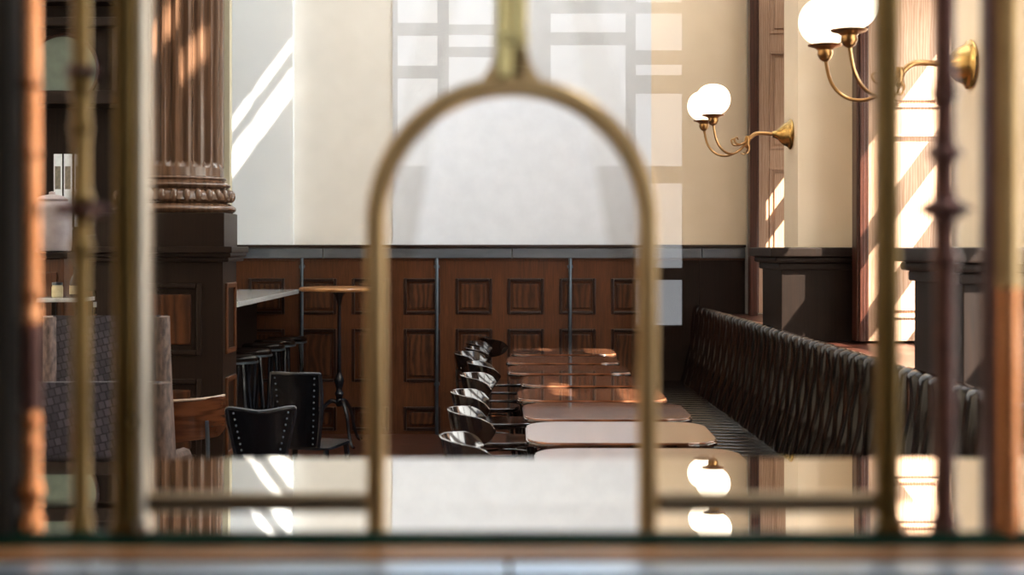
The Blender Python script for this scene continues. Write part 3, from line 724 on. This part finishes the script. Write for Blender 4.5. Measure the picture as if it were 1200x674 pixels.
bm = BM(); box(bm, -1.1, 1.1, 1.223, 1.265, 1.235, 1.268, .003); obj('wooden_strip', bm, 'sill_wood', sill)
for a, b in ((-1.1, fx(594)), (fx(597), 1.1)):
    bm = BM(); box(bm, a, b, 1.181, 1.222, 1.232, 1.264, .003); obj('metal_strip', bm, 'sill_metal', sill)
bm = BM(); box(bm, -1.1, 1.1, 1.16, 1.284, 0, 1.234, .003); obj('support', bm, 'dark_wood', sill)

sc = thing('brass_screen', 'blurred brass teller screen with an arched opening and glass panes', 'screen', (0, 1.30, 0))
ACX, ACZ, AR, BW = fx(600), 1.553, .1223, .0172
ZT = 2.05; ZB = HC+.0008
bm = BM()
path = [(-AR, ZB)] + [(-AR, ZB+(ACZ-ZB)*k/6) for k in range(1, 6)] + [(-AR*math.cos(PI*k/40), ACZ+AR*math.sin(PI*k/40)) for k in range(41)] + [(AR, ZB+(ACZ-ZB)*(6-k)/6) for k in range(1, 6)] + [(AR, ZB)]
# rounded rectangular section swept along the arch
sec = []
for cx_, cy_, a0 in ((1, 1, 0), (-1, 1, PI/2), (-1, -1, PI), (1, -1, 1.5*PI)):
    for k in range(4):
        a = a0+PI/2*k/3; sec.append((cx_*(BW/2-.005)+.005*math.cos(a), cy_*(.011-.005)+.005*math.sin(a)))
rings = []
for i, (x, z) in enumerate(path):
    p0 = path[max(i-1, 0)]; p1 = path[min(i+1, len(path)-1)]
    tx, tz = p1[0]-p0[0], p1[1]-p0[1]; l = math.hypot(tx, tz); nx, nz_ = -tz/l, tx/l
    rings.append([bm.verts.new((ACX+x+nx*s, t_, z+nz_*s)) for s, t_ in sec])
for a, b in zip(rings, rings[1:]):
    for k in range(len(sec)): bm.faces.new((a[k], a[(k+1) % len(sec)], b[(k+1) % len(sec)], b[k]))
bm.faces.new(rings[0]); bm.faces.new(list(reversed(rings[-1])))
obj('arch_frame', bm, 'pale_brass', sc)
bm = BM()
cx0 = (fx(580)+fx(618))/2
za = ACZ+AR+.006
box(bm, cx0-.0142, cx0-.0015, -.012, .008, za, ZT, .003); box(bm, cx0+.0015, cx0+.0142, -.009, .008, za, ZT, .003); box(bm, cx0-.004, cx0+.004, -.004, .006, za, ZT)
box(bm, cx0-.0155, cx0+.0155, -.014, .010, fz(52), fz(42), .002)
obj('centre_post', bm, 'bright_brass', sc)
bm = BM()
for s in (-1, 1):      # flared foot of the centre post
    poly = [(cx0+s*.002, za+.03), (cx0+s*.0145, za+.03), (cx0+s*.016, za+.012), (cx0+s*.024, za-.001), (cx0+s*.045, za-.012), (cx0+s*.002, za-.010)]
    mt = Matrix(((1, 0, 0, 0), (0, 0, 1, 0), (0, 1, 0, 0), (0, 0, 0, 1)))
    prism(bm, poly if s > 0 else list(reversed(poly)), -.009, .009, mt, bev=.002)
obj('flared_foot', bm, 'pale_brass', sc)
for a, b in ((165, 431), (769, 1030)):
    bm = BM(); box(bm, fx(a), fx(b), -.009, .009, fz(600), fz(577), .005, 3); obj('rail', bm, 'rail_brass', sc)
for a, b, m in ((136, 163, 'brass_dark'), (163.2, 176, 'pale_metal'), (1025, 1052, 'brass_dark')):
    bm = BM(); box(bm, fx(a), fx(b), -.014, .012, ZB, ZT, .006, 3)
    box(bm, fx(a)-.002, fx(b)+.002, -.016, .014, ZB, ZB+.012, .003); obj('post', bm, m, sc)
# glass panes each side of the centre post, cut out round the arch
def pane(xs, xe, sgn):
    R = AR + .004
    pts = []
    if sgn < 0:
        pts = [(xs, fz(586)), (ACX-R, fz(586)), (ACX-R, ACZ)] + [(ACX-R*math.cos(a), ACZ+R*math.sin(a)) for a in [PI/2*k/16 for k in range(1, 16)]] + [(ACX-.001, ACZ+R), (ACX-.001, ZT), (xs, ZT)]
    else:
        pts = [(xe, fz(586)), (ACX+R, fz(586)), (ACX+R, ACZ)] + [(ACX+R*math.cos(a), ACZ+R*math.sin(a)) for a in [PI/2*k/16 for k in range(1, 16)]] + [(ACX+.001, ACZ+R), (ACX+.001, ZT), (xe, ZT)]
    bm = BM(); mt = Matrix(((1, 0, 0, 0), (0, 0, 1, 0), (0, 1, 0, 0), (0, 0, 0, 1)))
    prism(bm, pts, .010, .014, mt)
    for f in bm.faces[:]:
        if len(f.verts) > 4: bmesh.ops.triangulate(bm, faces=[f])
    obj('glass_pane', bm, 'pane', sc, smooth=False)
pane(fx(170), 0, -1); pane(0, fx(1030), 1)
def spindle(name, p, r, m, bulges, y, label=None):
    bm = BM(); prof = [(r*1.3, ZB), (r*1.3, ZB+.012), (r, ZB+.016)]
    zs = []
    for (py, pr, hh) in sorted(bulges, key=lambda b: -b[0]):
        zc = fz(py); h = hh*px; R = pr*px
        prof += [(r, zc-h), (r*1.15, zc-h*.7)] + [(r+(R-r)*math.cos(PI/2*q)**1.2, zc+h*.6*q) for q in (-.95, -.6, -.25, 0, .25, .6, .95)] + [(r*1.15, zc+h*.7), (r, zc+h)]
    prof = [prof[0]] + [q for i, q in enumerate(prof[1:], 1) if q[1] > prof[i-1][1]-1e-9] + [(r, ZT)]
    lathe(bm, prof, loc=(fx(p), y, 0), n=20)
    o = obj(name, bm, m, sc, ang=60)
    return o
def leaves(parent, p, py, pr, m, y):
    bm = BM()
    for k in range(6):
        a = 2*PI*k/6; c, s = math.cos(a), math.sin(a); R = pr*px
        x0 = fx(p); z0 = fz(py)
        for dz_, f_ in ((.0, 1.0), (.004, .7), (-.004, .7)):
            tube(bm, [(x0+.3*R*c, y+.3*R*s, z0-dz_*.2), (x0+.65*R*c, y+.65*R*s, z0+.25*dz_+.002), (x0+R*f_*c, y+R*f_*s, z0+dz_*1.6)], [.0055, .0012], 6, 3)
    obj('leaf_collar', bm, m, parent)
sp = spindle('spindle', 95, .0080, 'brass_dark', [(100, 14, 22), (150, 13, 18), (232, 15, 14), (250, 12, 12), (290, 15, 16), (325, 10, 10)], .0)
leaves(sp, 95, 246, 36, 'bronze', 0); leaves(sp, 95, 85, 20, 'bronze', 0)
sp = spindle('spindle', 1107, .0094, 'bronze', [(100, 15, 14), (112, 15, 12), (180, 19, 16), (245, 24, 26), (304, 18, 18)], .0)
leaves(sp, 1107, 246, 34, 'bronze', 0); leaves(sp, 1107, 180, 22, 'bronze', 0); leaves(sp, 1107, 112, 18, 'bronze', 0)
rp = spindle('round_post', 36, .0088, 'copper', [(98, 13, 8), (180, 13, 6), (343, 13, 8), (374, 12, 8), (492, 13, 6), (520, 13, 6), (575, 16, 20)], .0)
bm = BM(); lathe(bm, [(.0088, fz(480)), (.0096, fz(478)), (.0096, fz(380)), (.0088, fz(378))], loc=(fx(36), 0, 0), n=20); obj('reflection_band', bm, 'bronze', rp)  # darker metal stands in for a dark reflection along the tube
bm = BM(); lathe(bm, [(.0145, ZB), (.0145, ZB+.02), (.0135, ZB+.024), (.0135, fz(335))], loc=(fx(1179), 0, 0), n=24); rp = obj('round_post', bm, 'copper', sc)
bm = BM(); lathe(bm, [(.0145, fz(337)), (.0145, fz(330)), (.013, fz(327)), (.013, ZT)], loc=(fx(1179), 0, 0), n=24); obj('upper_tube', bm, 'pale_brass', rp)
bm = BM(); box(bm, fx(1153), fx(1163), -.01, .012, ZB, ZT, .002); obj('post', bm, 'bronze', sc)
bm = BM(); box(bm, -.56, fx(21), -.02, .02, ZB, ZT, .004); obj('end_post', bm, 'matt_wood', sc)
